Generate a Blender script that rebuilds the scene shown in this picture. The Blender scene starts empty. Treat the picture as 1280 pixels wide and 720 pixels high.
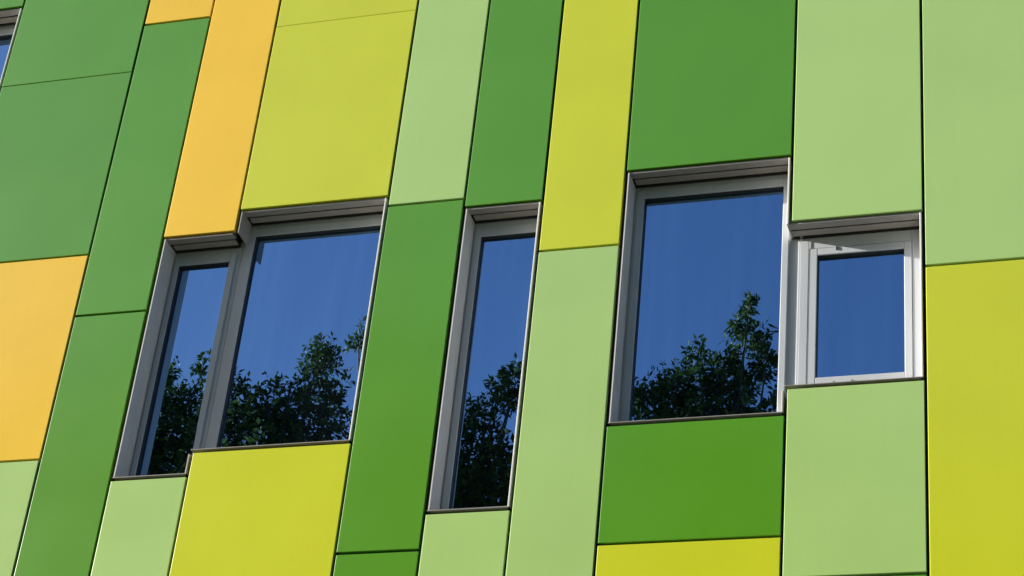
import bpy, bmesh, math, random
from mathutils import Vector, Matrix
random.seed(11)
C = bpy.context.scene
R = math.radians
LINK = C.collection.objects.link

# ------------------------------------------------------------------ scale
# The facade follows a grid: one column module is 0.6 m wide.
MOD = 0.6
CAM_Z = 1.6
CAM_D = 11.9435
def gx(n): return (n - 14.9163) * MOD          # grid column -> metres
def gz(v): return CAM_Z + v * MOD              # grid level  -> metres

# ------------------------------------------------------------------ materials
def nodes_of(name):
    m = bpy.data.materials.new(name); m.use_nodes = True
    nt = m.node_tree
    return m, nt, nt.nodes, nt.links, nt.nodes['Principled BSDF']

def paint(name, col, rough=0.2, ior=1.75):
    """factory-coated aluminium sheet: faint mottling, faint rain streaks, oil-canning bump"""
    m, nt, N, L, b = nodes_of(name)
    tc = N.new('ShaderNodeTexCoord')
    oi = N.new('ShaderNodeObjectInfo')
    # cloudy mottling
    n1 = N.new('ShaderNodeTexNoise'); n1.inputs['Scale'].default_value = 1.3; n1.inputs['Detail'].default_value = 5
    L.new(tc.outputs['Object'], n1.inputs['Vector'])
    # vertical streaks
    mp = N.new('ShaderNodeMapping'); mp.inputs['Scale'].default_value = (26, 26, 0.5)
    L.new(tc.outputs['Object'], mp.inputs['Vector'])
    n2 = N.new('ShaderNodeTexNoise'); n2.inputs['Scale'].default_value = 1.0; n2.inputs['Detail'].default_value = 3
    L.new(mp.outputs['Vector'], n2.inputs['Vector'])
    # fine grain of dust
    n3 = N.new('ShaderNodeTexNoise'); n3.inputs['Scale'].default_value = 90; n3.inputs['Detail'].default_value = 2
    L.new(tc.outputs['Object'], n3.inputs['Vector'])
    def mr(src, lo, hi):
        r = N.new('ShaderNodeMapRange'); r.inputs['From Min'].default_value = 0.25; r.inputs['From Max'].default_value = 0.75
        r.inputs['To Min'].default_value = lo; r.inputs['To Max'].default_value = hi
        L.new(src, r.inputs['Value']); return r.outputs['Result']
    def mul(a, c):
        k = N.new('ShaderNodeMath'); k.operation = 'MULTIPLY'; L.new(a, k.inputs[0]); L.new(c, k.inputs[1]); return k.outputs[0]
    v = mul(mul(mr(n1.outputs['Fac'], 0.96, 1.04), mr(n2.outputs['Fac'], 0.992, 1.008)), mr(n3.outputs['Fac'], 0.985, 1.015))
    rnd = N.new('ShaderNodeMapRange'); rnd.inputs['To Min'].default_value = 0.965; rnd.inputs['To Max'].default_value = 1.035
    L.new(oi.outputs['Random'], rnd.inputs['Value'])
    v = mul(v, rnd.outputs['Result'])
    hs = N.new('ShaderNodeHueSaturation'); hs.inputs['Color'].default_value = (*col, 1)
    L.new(v, hs.inputs['Value'])
    L.new(hs.outputs['Color'], b.inputs['Base Color'])
    L.new(mr(n1.outputs['Fac'], 0.47, 0.53), b.inputs['Roughness'])
    b.inputs['IOR'].default_value = 1.5; b.inputs['Specular IOR Level'].default_value = 0.13
    b.inputs['Coat Weight'].default_value = 1.0          # clear lacquer over the pigmented coat
    b.inputs['Coat IOR'].default_value = ior
    L.new(mr(n1.outputs['Fac'], rough - 0.03, rough + 0.03), b.inputs['Coat Roughness'])
    bp = N.new('ShaderNodeBump'); bp.inputs['Strength'].default_value = 0.2; bp.inputs['Distance'].default_value = 0.012
    n4 = N.new('ShaderNodeTexNoise'); n4.inputs['Scale'].default_value = 1.1; n4.inputs['Detail'].default_value = 1
    L.new(tc.outputs['Object'], n4.inputs['Vector'])
    L.new(n4.outputs['Fac'], bp.inputs['Height']); L.new(bp.outputs['Normal'], b.inputs['Normal']); L.new(bp.outputs['Normal'], b.inputs['Coat Normal'])
    return m

def plain(name, col, rough=0.5, metal=0.0, var=0.08, scale=9.0, stretch=(1, 1, 1), bump=0.0):
    m, nt, N, L, b = nodes_of(name)
    tc = N.new('ShaderNodeTexCoord'); mp = N.new('ShaderNodeMapping'); mp.inputs['Scale'].default_value = stretch
    L.new(tc.outputs['Object'], mp.inputs['Vector'])
    n = N.new('ShaderNodeTexNoise'); n.inputs['Scale'].default_value = scale; n.inputs['Detail'].default_value = 6
    L.new(mp.outputs['Vector'], n.inputs['Vector'])
    r = N.new('ShaderNodeValToRGB')
    r.color_ramp.elements[0].position = 0.3; r.color_ramp.elements[1].position = 0.7
    r.color_ramp.elements[0].color = (*[c * (1 - var) for c in col], 1)
    r.color_ramp.elements[1].color = (*[min(1, c * (1 + var)) for c in col], 1)
    L.new(n.outputs['Fac'], r.inputs['Fac']); L.new(r.outputs['Color'], b.inputs['Base Color'])
    b.inputs['Roughness'].default_value = rough; b.inputs['Metallic'].default_value = metal
    if bump:
        bp = N.new('ShaderNodeBump'); bp.inputs['Strength'].default_value = bump; bp.inputs['Distance'].default_value = 0.02
        L.new(n.outputs['Fac'], bp.inputs['Height']); L.new(bp.outputs['Normal'], b.inputs['Normal'])
    return m

def glass_mat():
    """coated solar-control glazing in front of an unlit room: bluish mirror, almost flat"""
    m, nt, N, L, b = nodes_of('window_glass')
    b.inputs['Base Color'].default_value = (0.004, 0.006, 0.009, 1)
    b.inputs['Roughness'].default_value = 0.0
    b.inputs['IOR'].default_value = 12.0
    tc = N.new('ShaderNodeTexCoord')
    # run marks left by rain and wiping: faint upright bands in the coating
    mp = N.new('ShaderNodeMapping'); mp.inputs['Scale'].default_value = (9, 9, 0.7)
    L.new(tc.outputs['Object'], mp.inputs['Vector'])
    k = N.new('ShaderNodeTexNoise'); k.inputs['Scale'].default_value = 1.0; k.inputs['Detail'].default_value = 4
    L.new(mp.outputs['Vector'], k.inputs['Vector'])
    cr = N.new('ShaderNodeValToRGB')
    cr.color_ramp.elements[0].position = 0.3; cr.color_ramp.elements[1].position = 0.72
    cr.color_ramp.elements[0].color = (0.33, 0.575, 0.94, 1); cr.color_ramp.elements[1].color = (0.385, 0.645, 1.0, 1)
    L.new(k.outputs['Fac'], cr.inputs['Fac']); L.new(cr.outputs['Color'], b.inputs['Specular Tint'])
    n = N.new('ShaderNodeTexNoise'); n.inputs['Scale'].default_value = 1.0; n.inputs['Detail'].default_value = 0
    L.new(tc.outputs['Object'], n.inputs['Vector'])
    bp = N.new('ShaderNodeBump'); bp.inputs['Strength'].default_value = 0.10; bp.inputs['Distance'].default_value = 0.01
    L.new(n.outputs['Fac'], bp.inputs['Height']); L.new(bp.outputs['Normal'], b.inputs['Normal'])
    return m

def leaf_mat(name, col):
    m, nt, N, L, b = nodes_of(name)
    g = N.new('ShaderNodeNewGeometry')
    r = N.new('ShaderNodeValToRGB')
    e = r.color_ramp.elements
    e[0].color = (*[c * 0.6 for c in col], 1); e[1].color = (col[0] * 1.5, col[1] * 1.35, col[2] * 1.2, 1)
    L.new(g.outputs['Random Per Island'], r.inputs['Fac'])
    L.new(r.outputs['Color'], b.inputs['Base Color'])
    b.inputs['Roughness'].default_value = 0.6
    b.inputs['Specular IOR Level'].default_value = 0.135
    t = N.new('ShaderNodeBsdfTranslucent'); L.new(r.outputs['Color'], t.inputs['Color'])
    mx = N.new('ShaderNodeMixShader'); mx.inputs['Fac'].default_value = 0.3
    L.new(b.outputs[0], mx.inputs[1]); L.new(t.outputs[0], mx.inputs[2])
    L.new(mx.outputs[0], N['Material Output'].inputs['Surface'])
    return m

GREEN = paint('green_paint', (0.064, 0.224, 0.0015))
PALE = paint('pale_green_paint', (0.300, 0.458, 0.142))
LIME = paint('lime_paint', (0.445, 0.485, 0.008))
ORANGE = paint('orange_paint', (0.690, 0.435, 0.012))
PAINT = {'green': GREEN, 'pale green': PALE, 'lime': LIME, 'orange': ORANGE}
FRAME = plain('frame_aluminium', (0.375, 0.395, 0.43), 0.40, 0.0, 0.04, 14, (1, 1, 0.15))
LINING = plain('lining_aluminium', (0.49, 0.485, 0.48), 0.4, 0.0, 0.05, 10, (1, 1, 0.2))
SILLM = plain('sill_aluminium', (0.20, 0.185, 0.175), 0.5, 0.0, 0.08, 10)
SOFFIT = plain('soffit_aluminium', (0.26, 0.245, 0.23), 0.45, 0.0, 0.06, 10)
SLAT = plain('blind_slat', (0.06, 0.058, 0.055), 0.6, 0.0, 0.1, 10)  # aluminium slats coloured near black, so the slot's shade is in the colour
BLIND = plain('blind_rail_aluminium', (0.27, 0.25, 0.23), 0.45, 0.0, 0.05, 10)
MEMBRANE = plain('black_membrane', (0.024, 0.025, 0.024), 0.8, 0, 0.2, 6)
RUBBER = plain('gasket_rubber', (0.012, 0.012, 0.013), 0.6, 0, 0.1, 20)
WIRE = plain('steel_wire', (0.6, 0.6, 0.6), 0.3, 0.8, 0.05, 30)
GLASS = glass_mat()
CONCRETE = plain('concrete', (0.33, 0.32, 0.30), 0.85, 0, 0.15, 4, bump=0.2)
ROOFING = plain('roof_felt', (0.12, 0.12, 0.12), 0.9, 0, 0.2, 5)
BARK = plain('bark', (0.10, 0.075, 0.055), 0.9, 0, 0.35, 8, (3, 3, 0.6), bump=0.6)
LEAF_A = leaf_mat('leaf_deep_green', (0.040, 0.070, 0.018))
LEAF_B = leaf_mat('leaf_mid_green', (0.048, 0.080, 0.019))
LAWN = plain('lawn', (0.055, 0.095, 0.025), 0.9, 0, 0.35, 1.5, bump=0.5)
PAVING = plain('paving', (0.085, 0.083, 0.08), 0.85, 0, 0.12, 3, bump=0.15)
KERB = plain('kerb_stone', (0.34, 0.33, 0.32), 0.8, 0, 0.12, 6, bump=0.15)

# ------------------------------------------------------------------ mesh helpers
def add_box(bm, x0, x1, y0, y1, z0, z1):
    v = [bm.verts.new((x, y, z)) for x in (x0, x1) for y in (y0, y1) for z in (z0, z1)]
    for f in ((0, 1, 3, 2), (4, 6, 7, 5), (0, 4, 5, 1), (2, 3, 7, 6), (0, 2, 6, 4), (1, 5, 7, 3)):
        bm.faces.new([v[i] for i in f])

def bevel_all(bm, w, seg=2, test=None):
    es = [e for e in bm.edges if test is None or test(e)]
    bmesh.ops.bevel(bm, geom=es, offset=w, segments=seg, profile=0.5, affect='EDGES', clamp_overlap=True)

def add_tube(bm, pts, rads, sides=8):
    rings = []
    for i, p in enumerate(pts):
        d = (pts[min(i + 1, len(pts) - 1)] - pts[max(i - 1, 0)]).normalized()
        a = d.orthogonal().normalized(); c = d.cross(a)
        rings.append([bm.verts.new(p + (a * math.cos(t) + c * math.sin(t)) * rads[i])
                      for t in (2 * math.pi * k / sides for k in range(sides))])
    for r0, r1 in zip(rings, rings[1:]):
        for k in range(sides):
            bm.faces.new((r0[k], r0[(k + 1) % sides], r1[(k + 1) % sides], r1[k]))
    bm.faces.new(rings[0][::-1]); bm.faces.new(rings[-1])

def obj(name, bm, mat, parent=None, at=None, label=None, smooth=False):
    """one mesh object; vertices arrive in world metres and are re-based on `at`"""
    bmesh.ops.recalc_face_normals(bm, faces=bm.faces)
    if at is None:
        lo = Vector((min(v.co.x for v in bm.verts), min(v.co.y for v in bm.verts), min(v.co.z for v in bm.verts)))
        hi = Vector((max(v.co.x for v in bm.verts), max(v.co.y for v in bm.verts), max(v.co.z for v in bm.verts)))
        at = (lo + hi) / 2
    at = Vector(at)
    bmesh.ops.translate(bm, verts=bm.verts, vec=-at)
    me = bpy.data.meshes.new(name); bm.to_mesh(me); bm.free()
    me.materials.append(mat)
    if smooth:
        for p in me.polygons: p.use_smooth = True
    o = bpy.data.objects.new(name, me); LINK(o)
    base = Vector((0, 0, 0)); q = parent
    while q is not None:
        base += q.location; q = q.parent
    o.parent = parent; o.location = at - base
    if label: o['label'] = label
    return o

def tag(o, label, cat, group=None, kind=None):
    if label: o['label'] = label
    if cat: o['category'] = cat
    if group: o['group'] = group
    if kind: o['kind'] = kind
    return o

def empty(name, loc, label, cat, group=None):
    o = bpy.data.objects.new(name, None); LINK(o); o.location = loc
    o.empty_display_size = 0.5
    return tag(o, label, cat, group)

# ------------------------------------------------------------------ the building
N0, N1 = -7.0, 18.5
TOP = 25.0                                     # eaves, in grid levels
BOT = (0.55 - CAM_Z) / MOD                     # top of the plinth
DEEP = 9.0
house = empty('panelled_building', (gx((N0 + N1) / 2), 0, 0),
              'building clad in green, lime and orange panels with recessed aluminium windows', 'building')

def panel(na, nb, za, zb, colour, label=None, seam_top=False, seam_bottom=False):
    g = 0.0095
    x0, x1 = gx(na) + g, gx(nb) - g
    z0 = gz(za) + (0.0018 if seam_bottom else 0.009); z1 = gz(zb) - (0.0018 if seam_top else 0.009)
    off = random.uniform(-0.0012, 0.0012)
    bm = bmesh.new()
    add_box(bm, x0, x1, off, 0.032, z0, z1)
    bevel_all(bm, 0.0035, 2, lambda e: all(v.co.y < 0.02 for v in e.verts))
    # sheets never hang perfectly true
    tx, tz = random.uniform(-0.0012, 0.0012), random.uniform(-0.0012, 0.0012)
    cx, cz = (x0 + x1) / 2, (z0 + z1) / 2
    for v in bm.verts:
        if v.co.y < 0.02:
            v.co.y += tx * (v.co.x - cx) + tz * (v.co.z - cz)
    return obj('cladding_panel', bm, PAINT[colour], house, label=label or colour + ' cladding panel')

OPEN = []          # openings cut through the backing wall: (na, nb, zb, zt)

# window openings: columns, sill level, head level
WINDOWS = {
    'slim':   (3, 4, 11.187, 14.632),
    'wide':   (4, 6, 11.500, 14.949),
    'lone':   (7, 8, 10.537, 14.670),
    'large':  (9, 11, 11.514, 14.975),
    'small':  (11, 12.5, 11.840, 14.034),
    'corner': (-2, 0, 15.60, 18.882),
}

# panels column by column, as (left, right, [(level, colour of the panel above that level, label, seam)], top)
def column(na, nb, items):
    """items from top to bottom: (upper level, lower level, colour, label, seam_top, seam_bottom)"""
    for it in items:
        panel(na, nb, *[it[1], it[0], it[2]], *(it[3:]))

column(-2, 0, [(TOP, 18.882, 'green', 'green panel over the cut-off corner window'),
               (15.60, 11.2, 'pale green'), (11.2, 6.5, 'green'), (6.5, BOT, 'lime')])
column(0, 2, [(TOP, 21.4, 'lime'), (21.4, 17.443, 'green', 'green panel above the thin seam', False, True),
              (17.443, 14.482, 'green', 'green panel under the thin seam', True, False),
              (14.482, 11.527, 'orange', 'large orange panel at the edge'), (11.527, 6.6, 'pale green', 'pale green panel below the large orange panel'), (6.6, BOT, 'green')])
column(2, 3, [(TOP, 22.6, 'pale green'), (22.6, 18.254, 'orange', 'small orange panel above a green strip'), (18.254, 13.552, 'green', 'green strip panel between orange panels'),
              (13.552, 8.3, 'green', 'green strip panel beside the stepped window'), (8.3, 3.6, 'lime'), (3.6, BOT, 'green')])
column(3, 4, [(TOP, 19.6, 'green'), (19.6, 14.632, 'orange', 'tall orange strip panel above the slim window'),
              (11.187, 6.4, 'pale green', 'pale green panel under the slim window'), (6.4, BOT, 'orange')])
column(4, 6, [(TOP, 20.9, 'pale green'), (20.9, 17.925, 'lime', 'lime panel above the thin seam', False, True),
              (17.925, 14.949, 'lime', 'lime panel over the wide window', True, False),
              (11.5, 7.5, 'lime', 'lime panel under the wide window'), (7.5, 3.2, 'green'), (3.2, BOT, 'pale green')])
column(6, 7, [(TOP, 19.4, 'lime'), (19.4, 14.80, 'pale green', 'pale green strip panel above a green strip'), (14.80, 10.092, 'green', 'dark green strip panel between two windows'),
              (10.092, 5.4, 'green', 'green strip panel at the lower edge'), (5.4, BOT, 'lime')])
column(7, 8, [(TOP, 19.3, 'orange'), (19.3, 14.67, 'green', 'green strip panel above the lone narrow window'),
              (10.537, 5.8, 'pale green', 'pale green panel under the lone narrow window'), (5.8, BOT, 'green')])
column(8, 9, [(TOP, 18.6, 'pale green'), (18.6, 13.93, 'lime', 'lime strip panel between two green panels'), (13.93, 9.2, 'pale green', 'pale green strip panel beside the large window'),
              (9.2, 4.4, 'green'), (4.4, BOT, 'pale green')])
column(9, 11, [(TOP, 19.7, 'lime'), (19.7, 14.975, 'green', 'dark green panel over the large window'),
               (11.514, 10.06, 'green', 'dark green panel under the large window'), (10.06, 5.5, 'lime', 'lime panel below the dark green panel'), (5.5, BOT, 'pale green')])
column(11, 12.5, [(TOP, 18.8, 'green'), (18.8, 14.034, 'pale green', 'pale green panel over the small window'),
                  (11.84, 9.573, 'pale green', 'pale green panel under the small window'), (9.573, 4.9, 'green'), (4.9, BOT, 'lime')])
column(12.5, 15, [(TOP, 17.9, 'lime'), (17.9, 13.283, 'pale green', 'pale green panel above a lime panel'),
                  (13.283, 8.6, 'lime', 'large lime panel beside the small window'), (8.6, 3.9, 'pale green'), (3.9, BOT, 'green')])
# the facade runs on past both edges of the view
column(-3, -2, [(TOP, 19.0, 'lime'), (19.0, 13.0, 'pale green'), (13.0, 7.0, 'orange'), (7.0, BOT, 'green')])
column(-5, -3, [(TOP, 17.0, 'green'), (17.0, 11.0, 'lime'), (11.0, BOT, 'pale green')])
column(-7, -5, [(TOP, 15.5, 'pale green'), (15.5, 8.0, 'green'), (8.0, BOT, 'lime')])
column(15, 16, [(TOP, 16.5, 'green'), (16.5, 10.5, 'green'), (10.5, BOT, 'lime')])
column(16, 18.5, [(TOP, 14.5, 'lime'), (14.5, 7.5, 'pale green'), (7.5, BOT, 'green')])

# backing wall: black membrane behind the panels, left open at the windows
bm = bmesh.new()
cols = {}
for k, (na, nb, zb, zt) in WINDOWS.items(): cols[(na, nb)] = (zb, zt)
edges = [N0, -2, 0, 3, 4, 6, 7, 8, 9, 11, 12.5, N1]
for a, b in zip(edges, edges[1:]):
    if (a, b) in cols:
        zb, zt = cols[(a, b)]
        add_box(bm, gx(a), gx(b), 0.055, 0.26, 0.5, gz(zb) - 0.006)
        add_box(bm, gx(a), gx(b), 0.055, 0.26, gz(zt) + 0.12, gz(TOP) - 0.02)
    else:
        add_box(bm, gx(a) + 0.004, gx(b) - 0.004, 0.055, 0.26, 0.5, gz(TOP) - 0.02)
add_box(bm, gx(N0) + 0.02, gx(N1) - 0.02, 0.2605, DEEP, 0.02, gz(TOP) - 0.01)
obj('wall', bm, MEMBRANE, house)
bm = bmesh.new(); add_box(bm, gx(N0) - 0.03, gx(N1) + 0.03, 0.012, 0.2, -0.3, 0.54); bevel_all(bm, 0.01, 2)
obj('plinth', bm, CONCRETE, house)
bm = bmesh.new(); add_box(bm, gx(N0) - 0.05, gx(N1) + 0.05, -0.06, DEEP + 0.05, gz(TOP) + 0.002, gz(TOP) + 0.25); bevel_all(bm, 0.015, 2)
obj('roof', bm, ROOFING, house)
for x0, x1 in ((gx(N0) - 0.035, gx(N0) + 0.015), (gx(N1) - 0.015, gx(N1) + 0.035)):
    bm = bmesh.new(); add_box(bm, x0, x1, 0.034, DEEP, 0.56, gz(TOP)); obj('side_cladding', bm, PALE, house)

# ------------------------------------------------------------------ windows
YF, YS, YG = 0.194, 0.181, 0.222               # outer frame, sash and glass planes (metres behind the panel face)
def m(v): return v * MOD

def ring(bm, x0, x1, z0, z1, l, r, b, t, y0, y1, bev=0.003):
    """rectangular frame of four butted members, chamfered"""
    tmp = bmesh.new()
    add_box(tmp, x0, x0 + l, y0, y1, z0, z1)
    add_box(tmp, x1 - r, x1, y0, y1, z0, z1)
    add_box(tmp, x0 + l + 0.0004, x1 - r - 0.0004, y0 + 0.0006, y1, z1 - t, z1)
    add_box(tmp, x0 + l + 0.0004, x1 - r - 0.0004, y0 + 0.0006, y1, z0, z0 + b)
    bevel_all(tmp, bev, 2, lambda e: all(v.co.y < y0 + 0.005 for v in e.verts))
    me = bpy.data.meshes.new('tmp'); tmp.to_mesh(me); tmp.free(); bm.from_mesh(me); bpy.data.meshes.remove(me)

def window(key, label, fl, fr, sl, sr, head, sill_h, jambs_l, jambs_r, soff_l, soff_r,
           flush=False, wire=(), proud=True):
    """fl/fr: outer-frame edges; sl/sr: glass edges (grid columns at the frame plane); jambs: grid-level ranges"""
    na, nb, zb, zt = WINDOWS[key]
    T = 0.046                                   # how far the linings stand into the opening
    ztop = zt - 0.026; zsill = zb + 0.036
    # outer frame = the window part itself
    bm = bmesh.new()
    lw = m(sl - fl) ; rw = m(fr - sr)
    hb, ht = m(sill_h), m(head + 0.02)
    if flush:
        ol, orr, ob, ot = lw * 0.55, rw * 0.58, hb * 0.6, ht * 0.62
        ring(bm, gx(fl), gx(fr), gz(zsill) + 0.0, gz(ztop) + 0.05, ol, orr, ob, ot + 0.05, YS + 0.004, 0.25)
    else:
        ol, orr, ob, ot = min(lw * 0.22, 0.022), max(rw - m(0.085), 0.012), hb * 0.4, ht * 0.35
        ring(bm, gx(fl), gx(fr), gz(zsill), gz(ztop) + 0.05, ol + 0.02, orr + 0.02, ob + 0.01, ot + 0.06, YF, 0.25)
    w = obj('window', bm, FRAME, house, label=label)
    gap = 0.0035
    bm = bmesh.new()
    x0, x1 = gx(fl) + ol + gap, gx(fr) - orr - gap
    z0, z1 = gz(zsill) + ob + gap, gz(ztop) - ot - gap
    ring(bm, x0, x1, z0, z1, gx(sl) - x0, x1 - gx(sr), gz(zsill) + hb - z0, z1 - (gz(ztop) - ht), YS, 0.256, 0.004)
    obj('sash', bm, FRAME, w)
    X0, X1, Z0, Z1 = gx(sl), gx(sr), gz(zsill) + hb, gz(ztop) - ht
    bm = bmesh.new()
    ring(bm, X0 - 0.004, X1 + 0.004, Z0 - 0.004, Z1 + 0.004, 0.0075, 0.0075, 0.0075, 0.0075, YS + 0.010, YG + 0.004, 0.0015)
    obj('gasket', bm, RUBBER, w)
    bm = bmesh.new(); add_box(bm, X0 - 0.003, X1 + 0.003, YG, YG + 0.024, Z0 - 0.003, Z1 + 0.003)
    p = obj('pane', bm, GLASS, w)
    p.rotation_euler = (random.uniform(-1, 1) * 0.0008, 0, random.uniform(-1, 1) * 0.0008)
    # linings of the recess
    for side, ranges in ((-1, jambs_l), (1, jambs_r)):
        for a, b in ranges:
            bm = bmesh.new()
            xa = gx(na) + m(0.032) if side < 0 else gx(nb) - m(T)
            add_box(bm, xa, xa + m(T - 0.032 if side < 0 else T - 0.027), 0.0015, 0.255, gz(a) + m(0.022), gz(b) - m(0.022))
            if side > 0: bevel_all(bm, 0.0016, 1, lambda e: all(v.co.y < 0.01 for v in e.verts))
            obj('jamb_lining', bm, LINING if b - a > 0.45 else SOFFIT, w)  # short stubs take the darker soffit colour as painted shade, for their reflection too
    # soffit plate, then a slot with the bottom rail of the drawn-up blind
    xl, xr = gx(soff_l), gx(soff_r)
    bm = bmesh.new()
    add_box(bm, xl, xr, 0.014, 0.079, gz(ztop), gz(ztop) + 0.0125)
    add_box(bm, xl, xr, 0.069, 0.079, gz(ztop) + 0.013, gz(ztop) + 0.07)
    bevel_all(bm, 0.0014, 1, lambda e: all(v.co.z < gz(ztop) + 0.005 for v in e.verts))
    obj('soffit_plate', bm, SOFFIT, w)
    bm = bmesh.new()
    add_box(bm, xl + 0.014, xr - 0.012, 0.099, 0.165, gz(ztop) + 0.003, gz(ztop) + 0.011)
    bevel_all(bm, 0.003, 2)
    obj('blind_rail', bm, BLIND, w)
    bm = bmesh.new()
    for k in range(6):
        add_box(bm, xl + 0.02, xr - 0.02, 0.110, 0.158, gz(ztop) + 0.014 + k * 0.008, gz(ztop) + 0.017 + k * 0.008)
    obj('blind_stack', bm, SLAT, w)
    bm = bmesh.new()
    add_box(bm, xl + 0.003, xr - 0.003, 0.174, YS - 0.0008, gz(ztop) - 0.010, gz(ztop) + 0.05)  # added black strip, painting the shade in the gap between rail and head
    obj('gap_shade_strip', bm, RUBBER, w)
    # sill sheet
    bm = bmesh.new()
    sL = gx(na) + (m(0.027) if jambs_l and min(a for a, b in jambs_l) <= zb + 0.01 else m(-0.02))
    sR = gx(nb) - (m(0.027) if jambs_r and min(a for a, b in jambs_r) <= zb + 0.01 else m(0.02))
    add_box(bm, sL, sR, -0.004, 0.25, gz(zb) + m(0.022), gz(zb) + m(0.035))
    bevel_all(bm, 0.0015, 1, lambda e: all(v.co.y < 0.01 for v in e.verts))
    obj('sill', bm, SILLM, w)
    for n, y in wire:
        bm = bmesh.new()
        x = gx(n)
        add_tube(bm, [Vector((x, y, gz(zb) + 0.03)), Vector((x, y, gz(ztop) + 0.05))], [0.0022, 0.0022], 8)
        add_tube(bm, [Vector((x, y, gz(ztop) - 0.006)), Vector((x, y, gz(ztop) + 0.004))], [0.011, 0.011], 12)
        obj('guide_wire', bm, WIRE, w)
    return w

z = WINDOWS
window('slim', 'slim window light of the stepped window', 3.046, 3.972, 3.135, 3.832, 0.19, 0.17,
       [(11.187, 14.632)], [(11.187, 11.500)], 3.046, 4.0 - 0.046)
window('wide', 'wide window light of the stepped window', 3.975, 5.954, 4.130, 5.84, 0.155, 0.16,
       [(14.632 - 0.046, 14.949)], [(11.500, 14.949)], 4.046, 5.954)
window('lone', 'lone narrow full-height window', 7.046, 7.954, 7.151, 7.85, 0.19, 0.17,
       [(10.537, 14.670)], [(10.537, 14.670)], 7.046, 7.954)
window('large', 'large window with trees mirrored in it', 9.046, 11.035, 9.170, 10.845, 0.155, 0.16,
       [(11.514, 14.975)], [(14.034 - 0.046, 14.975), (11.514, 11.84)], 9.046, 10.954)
w = window('small', 'small sunlit window with a clear blue reflection', 11.038, 12.454, 11.258, 12.240, 0.235, 0.255,
           [], [(11.840, 14.034)], 10.954, 12.454, flush=True, wire=((11.075, 0.172),))
# drain slots and hinge tongue on the small window's frame
for n, v, h in ((11.47, 13.80, 0.030), (11.46, 12.03, 0.022), (11.66, 12.035, 0.022)):
    bm = bmesh.new(); add_box(bm, gx(n), gx(n) + 0.008, YS - 0.006, YS + 0.01, gz(v), gz(v) + h); bevel_all(bm, 0.001, 1)
    obj('hinge_tongue', bm, RUBBER, w)
window('corner', 'corner window cut off by the frame edge', -1.954, -0.046, -1.81, -0.16, 0.155, 0.16,
       [(15.60, 18.882)], [(15.60, 18.882)], -1.954, -0.046)

# ------------------------------------------------------------------ ground
def sheet(name, x0, x1, y0, y1, zz, mat):
    bm = bmesh.new()
    bm.faces.new([bm.verts.new(p) for p in ((x0, y0, zz), (x1, y0, zz), (x1, y1, zz), (x0, y1, zz))])
    o = obj(name, bm, mat, None, at=(0, 0, zz)); o['kind'] = 'structure'; return o
sheet('ground', -900, 900, -900, 900, 0.0, LAWN)
sheet('pavement', -40, 40, -12.9, 0.01, 0.004, PAVING)
bm = bmesh.new(); add_box(bm, -40, 40, -13.04, -12.9, -0.1, 0.11); bevel_all(bm, 0.012, 2)
o = obj('kerb', bm, KERB); o['kind'] = 'structure'

# ------------------------------------------------------------------ trees across the way (mirrored in the windows)
def leaf(bm, p, d, up, ln, wd):
    s = d.cross(up)
    if s.length < 1e-4: s = d.orthogonal()
    s.normalize()
    n = s.cross(d)
    a = bm.verts.new(p); b = bm.verts.new(p + d * ln * 0.45 + s * wd * 0.5 - n * wd * 0.1)
    c = bm.verts.new(p + d * ln); e = bm.verts.new(p + d * ln * 0.45 - s * wd * 0.5 - n * wd * 0.1)
    bm.faces.new((a, b, c, e))

def rnd_dir():
    while True:
        v = Vector((random.uniform(-1, 1), random.uniform(-1, 1), random.uniform(-1, 1)))
        if 0.05 < v.length < 1: return v.normalized()

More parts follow.
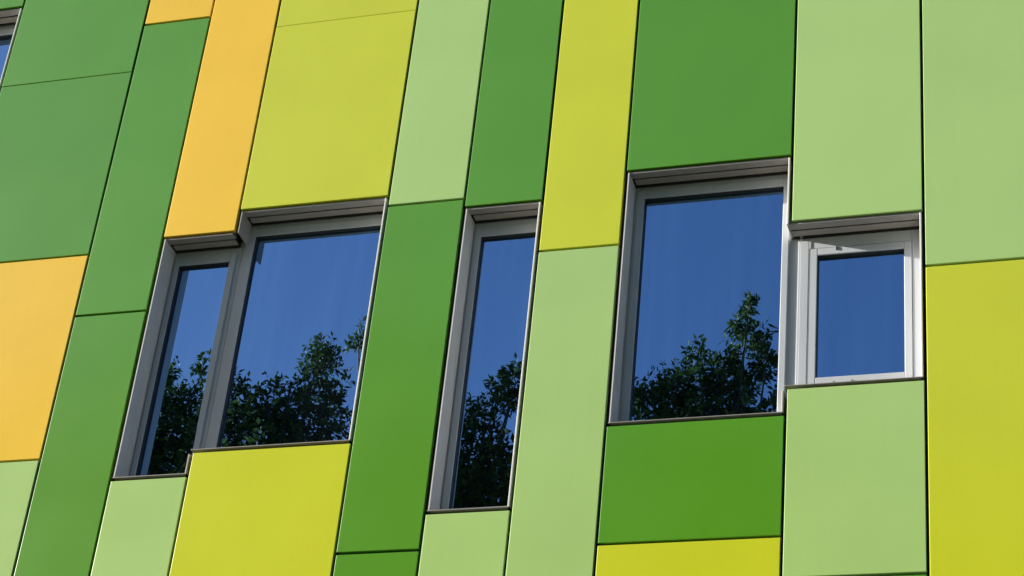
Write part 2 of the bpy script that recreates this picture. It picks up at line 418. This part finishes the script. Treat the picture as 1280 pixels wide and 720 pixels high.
def tree(x, y, lobes, label, mat, body):
    """lobes: (dx, dz, rx, rz, shoots): leafy masses near the top; body: (z, rx, rz, shoots) of the fuller crown below"""
    t = empty('leafy_tree', (x, y, 0), label, 'tree', 'trees across the way from the building')
    leaves = bmesh.new(); wood = bmesh.new()
    topz = max(dz + rz for dx, dz, rx, rz, s in lobes)
    # trunk with a slight sway
    pts, rad = [], []
    for k in range(9):
        f = k / 8
        pts.append(Vector((x + 0.25 * math.sin(f * 3 + x), y + 0.2 * math.sin(f * 2.3), f * (topz - 1.2)))); rad.append(0.20 * (1 - f) ** 0.8 + 0.02)
    add_tube(wood, pts, rad, 10)
    def shoots(cx, cy, cz, rx, ry, rz, n, size):
        for _ in range(n):
            d = rnd_dir(); r = random.random() ** 0.45
            # ragged edge: some shoots reach out of the mass
            if random.random() < 0.12: r *= random.uniform(1.05, 1.35)
            p = Vector((cx + d.x * rx * r, cy + d.y * ry * r, cz + d.z * rz * r))
            ax = (Vector((d.x, d.y, d.z * 0.6 + 0.35)) + rnd_dir() * 0.6).normalized()
            ln = random.uniform(0.16, 0.34) * size * min(1.0, 0.35 + rx * 2.2)
            nl = random.randint(7, 11)
            for k in range(nl):
                f = k / (nl - 1)
                q = p + ax * ln * f
                side = rnd_dir(); side = (side - ax * side.dot(ax) * 0.6 + ax * 0.5 + Vector((0, 0, -0.25))).normalized()
                leaf(leaves, q, side, rnd_dir(), random.uniform(0.08, 0.15) * size, random.uniform(0.036, 0.06) * size)
    for dx, dz, rx, rz, n in lobes:
        n = int(n * (1.6 if rx < 0.3 else 2.0)); dz -= 0.16; cy = y + random.uniform(-0.25, 0.25)
        c = Vector((x + dx, cy, dz))
        base = pts[5] + (pts[7] - pts[5]) * random.random()
        mid = base.lerp(c, 0.5) + Vector((0, 0, 0.12 * (c - base).length))
        add_tube(wood, [base, mid, c, c + Vector((random.uniform(-.1, .1), 0, rz * 0.85))], [0.04, 0.022, 0.011, 0.004], 6)
        shoots(c.x, c.y, c.z, rx, min(rx, 0.9) * 1.1, rz, n, 1.0)
    bz, brx, brz, bn = body
    for k in range(10):
        a = k * 2.4; zz = bz + random.uniform(-0.5, 0.5) * brz
        e = Vector((x + math.cos(a) * brx * 0.8, y + math.sin(a) * brx * 0.8, zz + 0.8))
        b0 = Vector((x, y, zz - 1.2)); add_tube(wood, [b0, b0.lerp(e, 0.5) + Vector((0, 0, .25)), e], [0.09, 0.05, 0.015], 6)
    shoots(x, y, bz, brx, brx * 0.9, brz, bn * 5, 1.5)
    obj('trunk', wood, BARK, t, at=(x, y, 0), smooth=True)
    obj('crown', leaves, mat, t, at=(x, y, bz))
    return t

tree(-15.13, -14.1, [(-0.14, 18.17, 0.34, 0.33, 44), (0.4, 18.65, 0.09, 0.2, 10), (-0.26, 17.84, 0.29, 0.33, 38), (0.31, 17.8, 0.31, 0.36, 44), (0.11, 17.23, 0.5, 0.41, 97), (-0.41, 17.05, 0.45, 0.43, 77), (-0.01, 16.46, 0.78, 0.51, 158)],
     'leafy tree mirrored in the slim window light', LEAF_B, (12.9, 2.2, 3.2, 900))
tree(-12.96, -13.8, [(-0.96, 18.1, 0.14, 0.21, 12), (-0.71, 17.54, 0.29, 0.3, 34), (-0.15, 17.66, 0.27, 0.25, 26), (-0.35, 17.16, 0.5, 0.35, 83), (0.45, 18.07, 0.27, 0.5, 69), (0.42, 18.72, 0.1, 0.19, 10), (0.72, 17.62, 0.16, 0.33, 22), (0.39, 17.11, 0.55, 0.33, 86), (0.1, 16.44, 1.0, 0.5, 199)],
     'pointed leafy tree mirrored in the wide window light', LEAF_A, (12.9, 2.3, 3.3, 900))
tree(-11.65, -14.5, [(-0.55, 19.12, 0.09, 0.26, 10), (-0.18, 18.98, 0.18, 0.31, 22), (0.21, 18.58, 0.41, 0.52, 84), (0.4, 17.56, 0.57, 0.52, 116), (0.46, 16.57, 0.68, 0.58, 157)],
     'leafy tree half hidden behind the dark green strip, between two windows', LEAF_B, (13.0, 2.2, 3.2, 900))
tree(-9.47, -13.7, [(-0.48, 16.95, 0.18, 0.25, 17), (0.03, 17.4, 0.14, 0.28, 15), (0.32, 17.65, 0.15, 0.3, 18), (-0.23, 16.93, 0.26, 0.33, 34), (0.33, 17.37, 0.2, 0.3, 23), (-0.35, 16.33, 0.35, 0.45, 75), (0.33, 16.29, 0.35, 0.38, 52), (0.04, 15.59, 0.66, 0.5, 131)],
     'leafy tree mirrored in the lone narrow window', LEAF_A, (12.4, 2.1, 3.2, 900))
tree(-6.1, -13.8, [(-1.14, 17.44, 0.14, 0.18, 10), (-0.72, 17.58, 0.24, 0.19, 18), (-0.33, 17.87, 0.16, 0.23, 13), (0.05, 17.6, 0.2, 0.23, 17), (0.37, 18.34, 0.16, 0.28, 20), (0.43, 18.64, 0.06, 0.11, 10), (0.66, 18.09, 0.14, 0.23, 12), (0.72, 17.68, 0.1, 0.2, 10), (0.32, 17.78, 0.27, 0.3, 38), (-0.25, 17.15, 0.66, 0.33, 112), (-0.83, 17.06, 0.44, 0.3, 53), (0.81, 16.85, 0.16, 0.28, 17), (-0.09, 16.29, 1.0, 0.5, 199)],
     'pointed leafy tree mirrored in the large window', LEAF_A, (12.8, 2.3, 3.4, 900))
tree(-4.4, -20.0, [(0.0, 19.1, 0.75, 0.6, 120), (-0.5, 18.2, 1.3, 0.85, 240), (0.4, 17.2, 1.8, 1.1, 280)],
     'lower leafy tree blurred in the sheen of the panels under the small window', LEAF_B, (13.4, 2.8, 3.8, 1000))
tree(-1.4, -20.2, [(0.2, 18.8, 0.75, 0.6, 120), (0.0, 17.8, 1.4, 0.95, 240), (0.1, 16.8, 1.8, 1.1, 280)],
     'lower leafy tree blurred in the sheen of the large lime panel at the edge', LEAF_A, (13.0, 2.8, 3.8, 1000))
tree(-17.5, -14.3, [(0.3, 17.5, 0.9, 0.7, 160), (-0.3, 16.8, 1.3, 0.8, 240), (0.2, 15.9, 1.6, 0.9, 260)],
     'broad leafy tree blurred in the sheen of the panels left of the stepped window', LEAF_A, (12.6, 2.4, 3.4, 900))
tree(-20.3, -14.6, [(0.0, 17.7, 1.0, 0.8, 170), (-0.4, 16.9, 1.4, 0.8, 240), (0.2, 16.0, 1.6, 0.9, 260)],
     'broad leafy tree blurred in the sheen of the large orange panel at the edge', LEAF_B, (12.6, 2.4, 3.4, 900))

# ------------------------------------------------------------------ light: low evening sun raking along the facade
sun_dir = Vector((5.5, 1.0, -1.57)).normalized()          # the way the light travels
elev = math.asin(-sun_dir.z)
sl = bpy.data.lights.new('sun', 'SUN'); sl.energy = 5.0; sl.angle = R(0.5); sl.color = (1.0, 0.94, 0.84)
so = bpy.data.objects.new('sun', sl); LINK(so)
so.rotation_euler = sun_dir.to_track_quat('-Z', 'Y').to_euler(); so.location = (-30, -8, 25)
W = bpy.data.worlds.new('World'); C.world = W; W.use_nodes = True
nt = W.node_tree; bg = nt.nodes['Background']
sky = nt.nodes.new('ShaderNodeTexSky'); sky.sky_type = 'NISHITA'; sky.sun_disc = False
sky.sun_elevation = elev
sky.sun_rotation = math.atan2(-sun_dir.x, -sun_dir.y)     # clockwise from +Y
sky.air_density = 1.0; sky.dust_density = 3.2; sky.ozone_density = 3.8
nt.links.new(sky.outputs['Color'], bg.inputs['Color']); bg.inputs['Strength'].default_value = 0.05

# ------------------------------------------------------------------ camera
cam = bpy.data.cameras.new('camera'); co = bpy.data.objects.new('camera', cam); LINK(co)
yaw, pitch, roll = R(-19.84845), R(32.41874), R(6.27814)
F = Vector((math.sin(yaw) * math.cos(pitch), math.cos(yaw) * math.cos(pitch), math.sin(pitch)))
Rt = Vector((math.cos(yaw), -math.sin(yaw), 0.0))
Ut = Rt.cross(F)
X = math.cos(roll) * Rt + math.sin(roll) * Ut
Y = -math.sin(roll) * Rt + math.cos(roll) * Ut
M = Matrix((X, Y, -F)).transposed().to_4x4(); M.translation = Vector((0, -CAM_D, CAM_Z))
co.matrix_world = M
cam.sensor_width = 36.0; cam.lens = 36.0 * 2681.36 / 1280.0
cam.clip_start = 0.1; cam.clip_end = 3000
C.camera = co

C.view_settings.view_transform = 'Standard'; C.view_settings.look = 'None'
C.view_settings.gamma = 1.0; C.view_settings.use_curve_mapping = False
C.view_settings.exposure = 1.84
C.cycles.max_bounces = 8
C.cycles.use_denoising = True
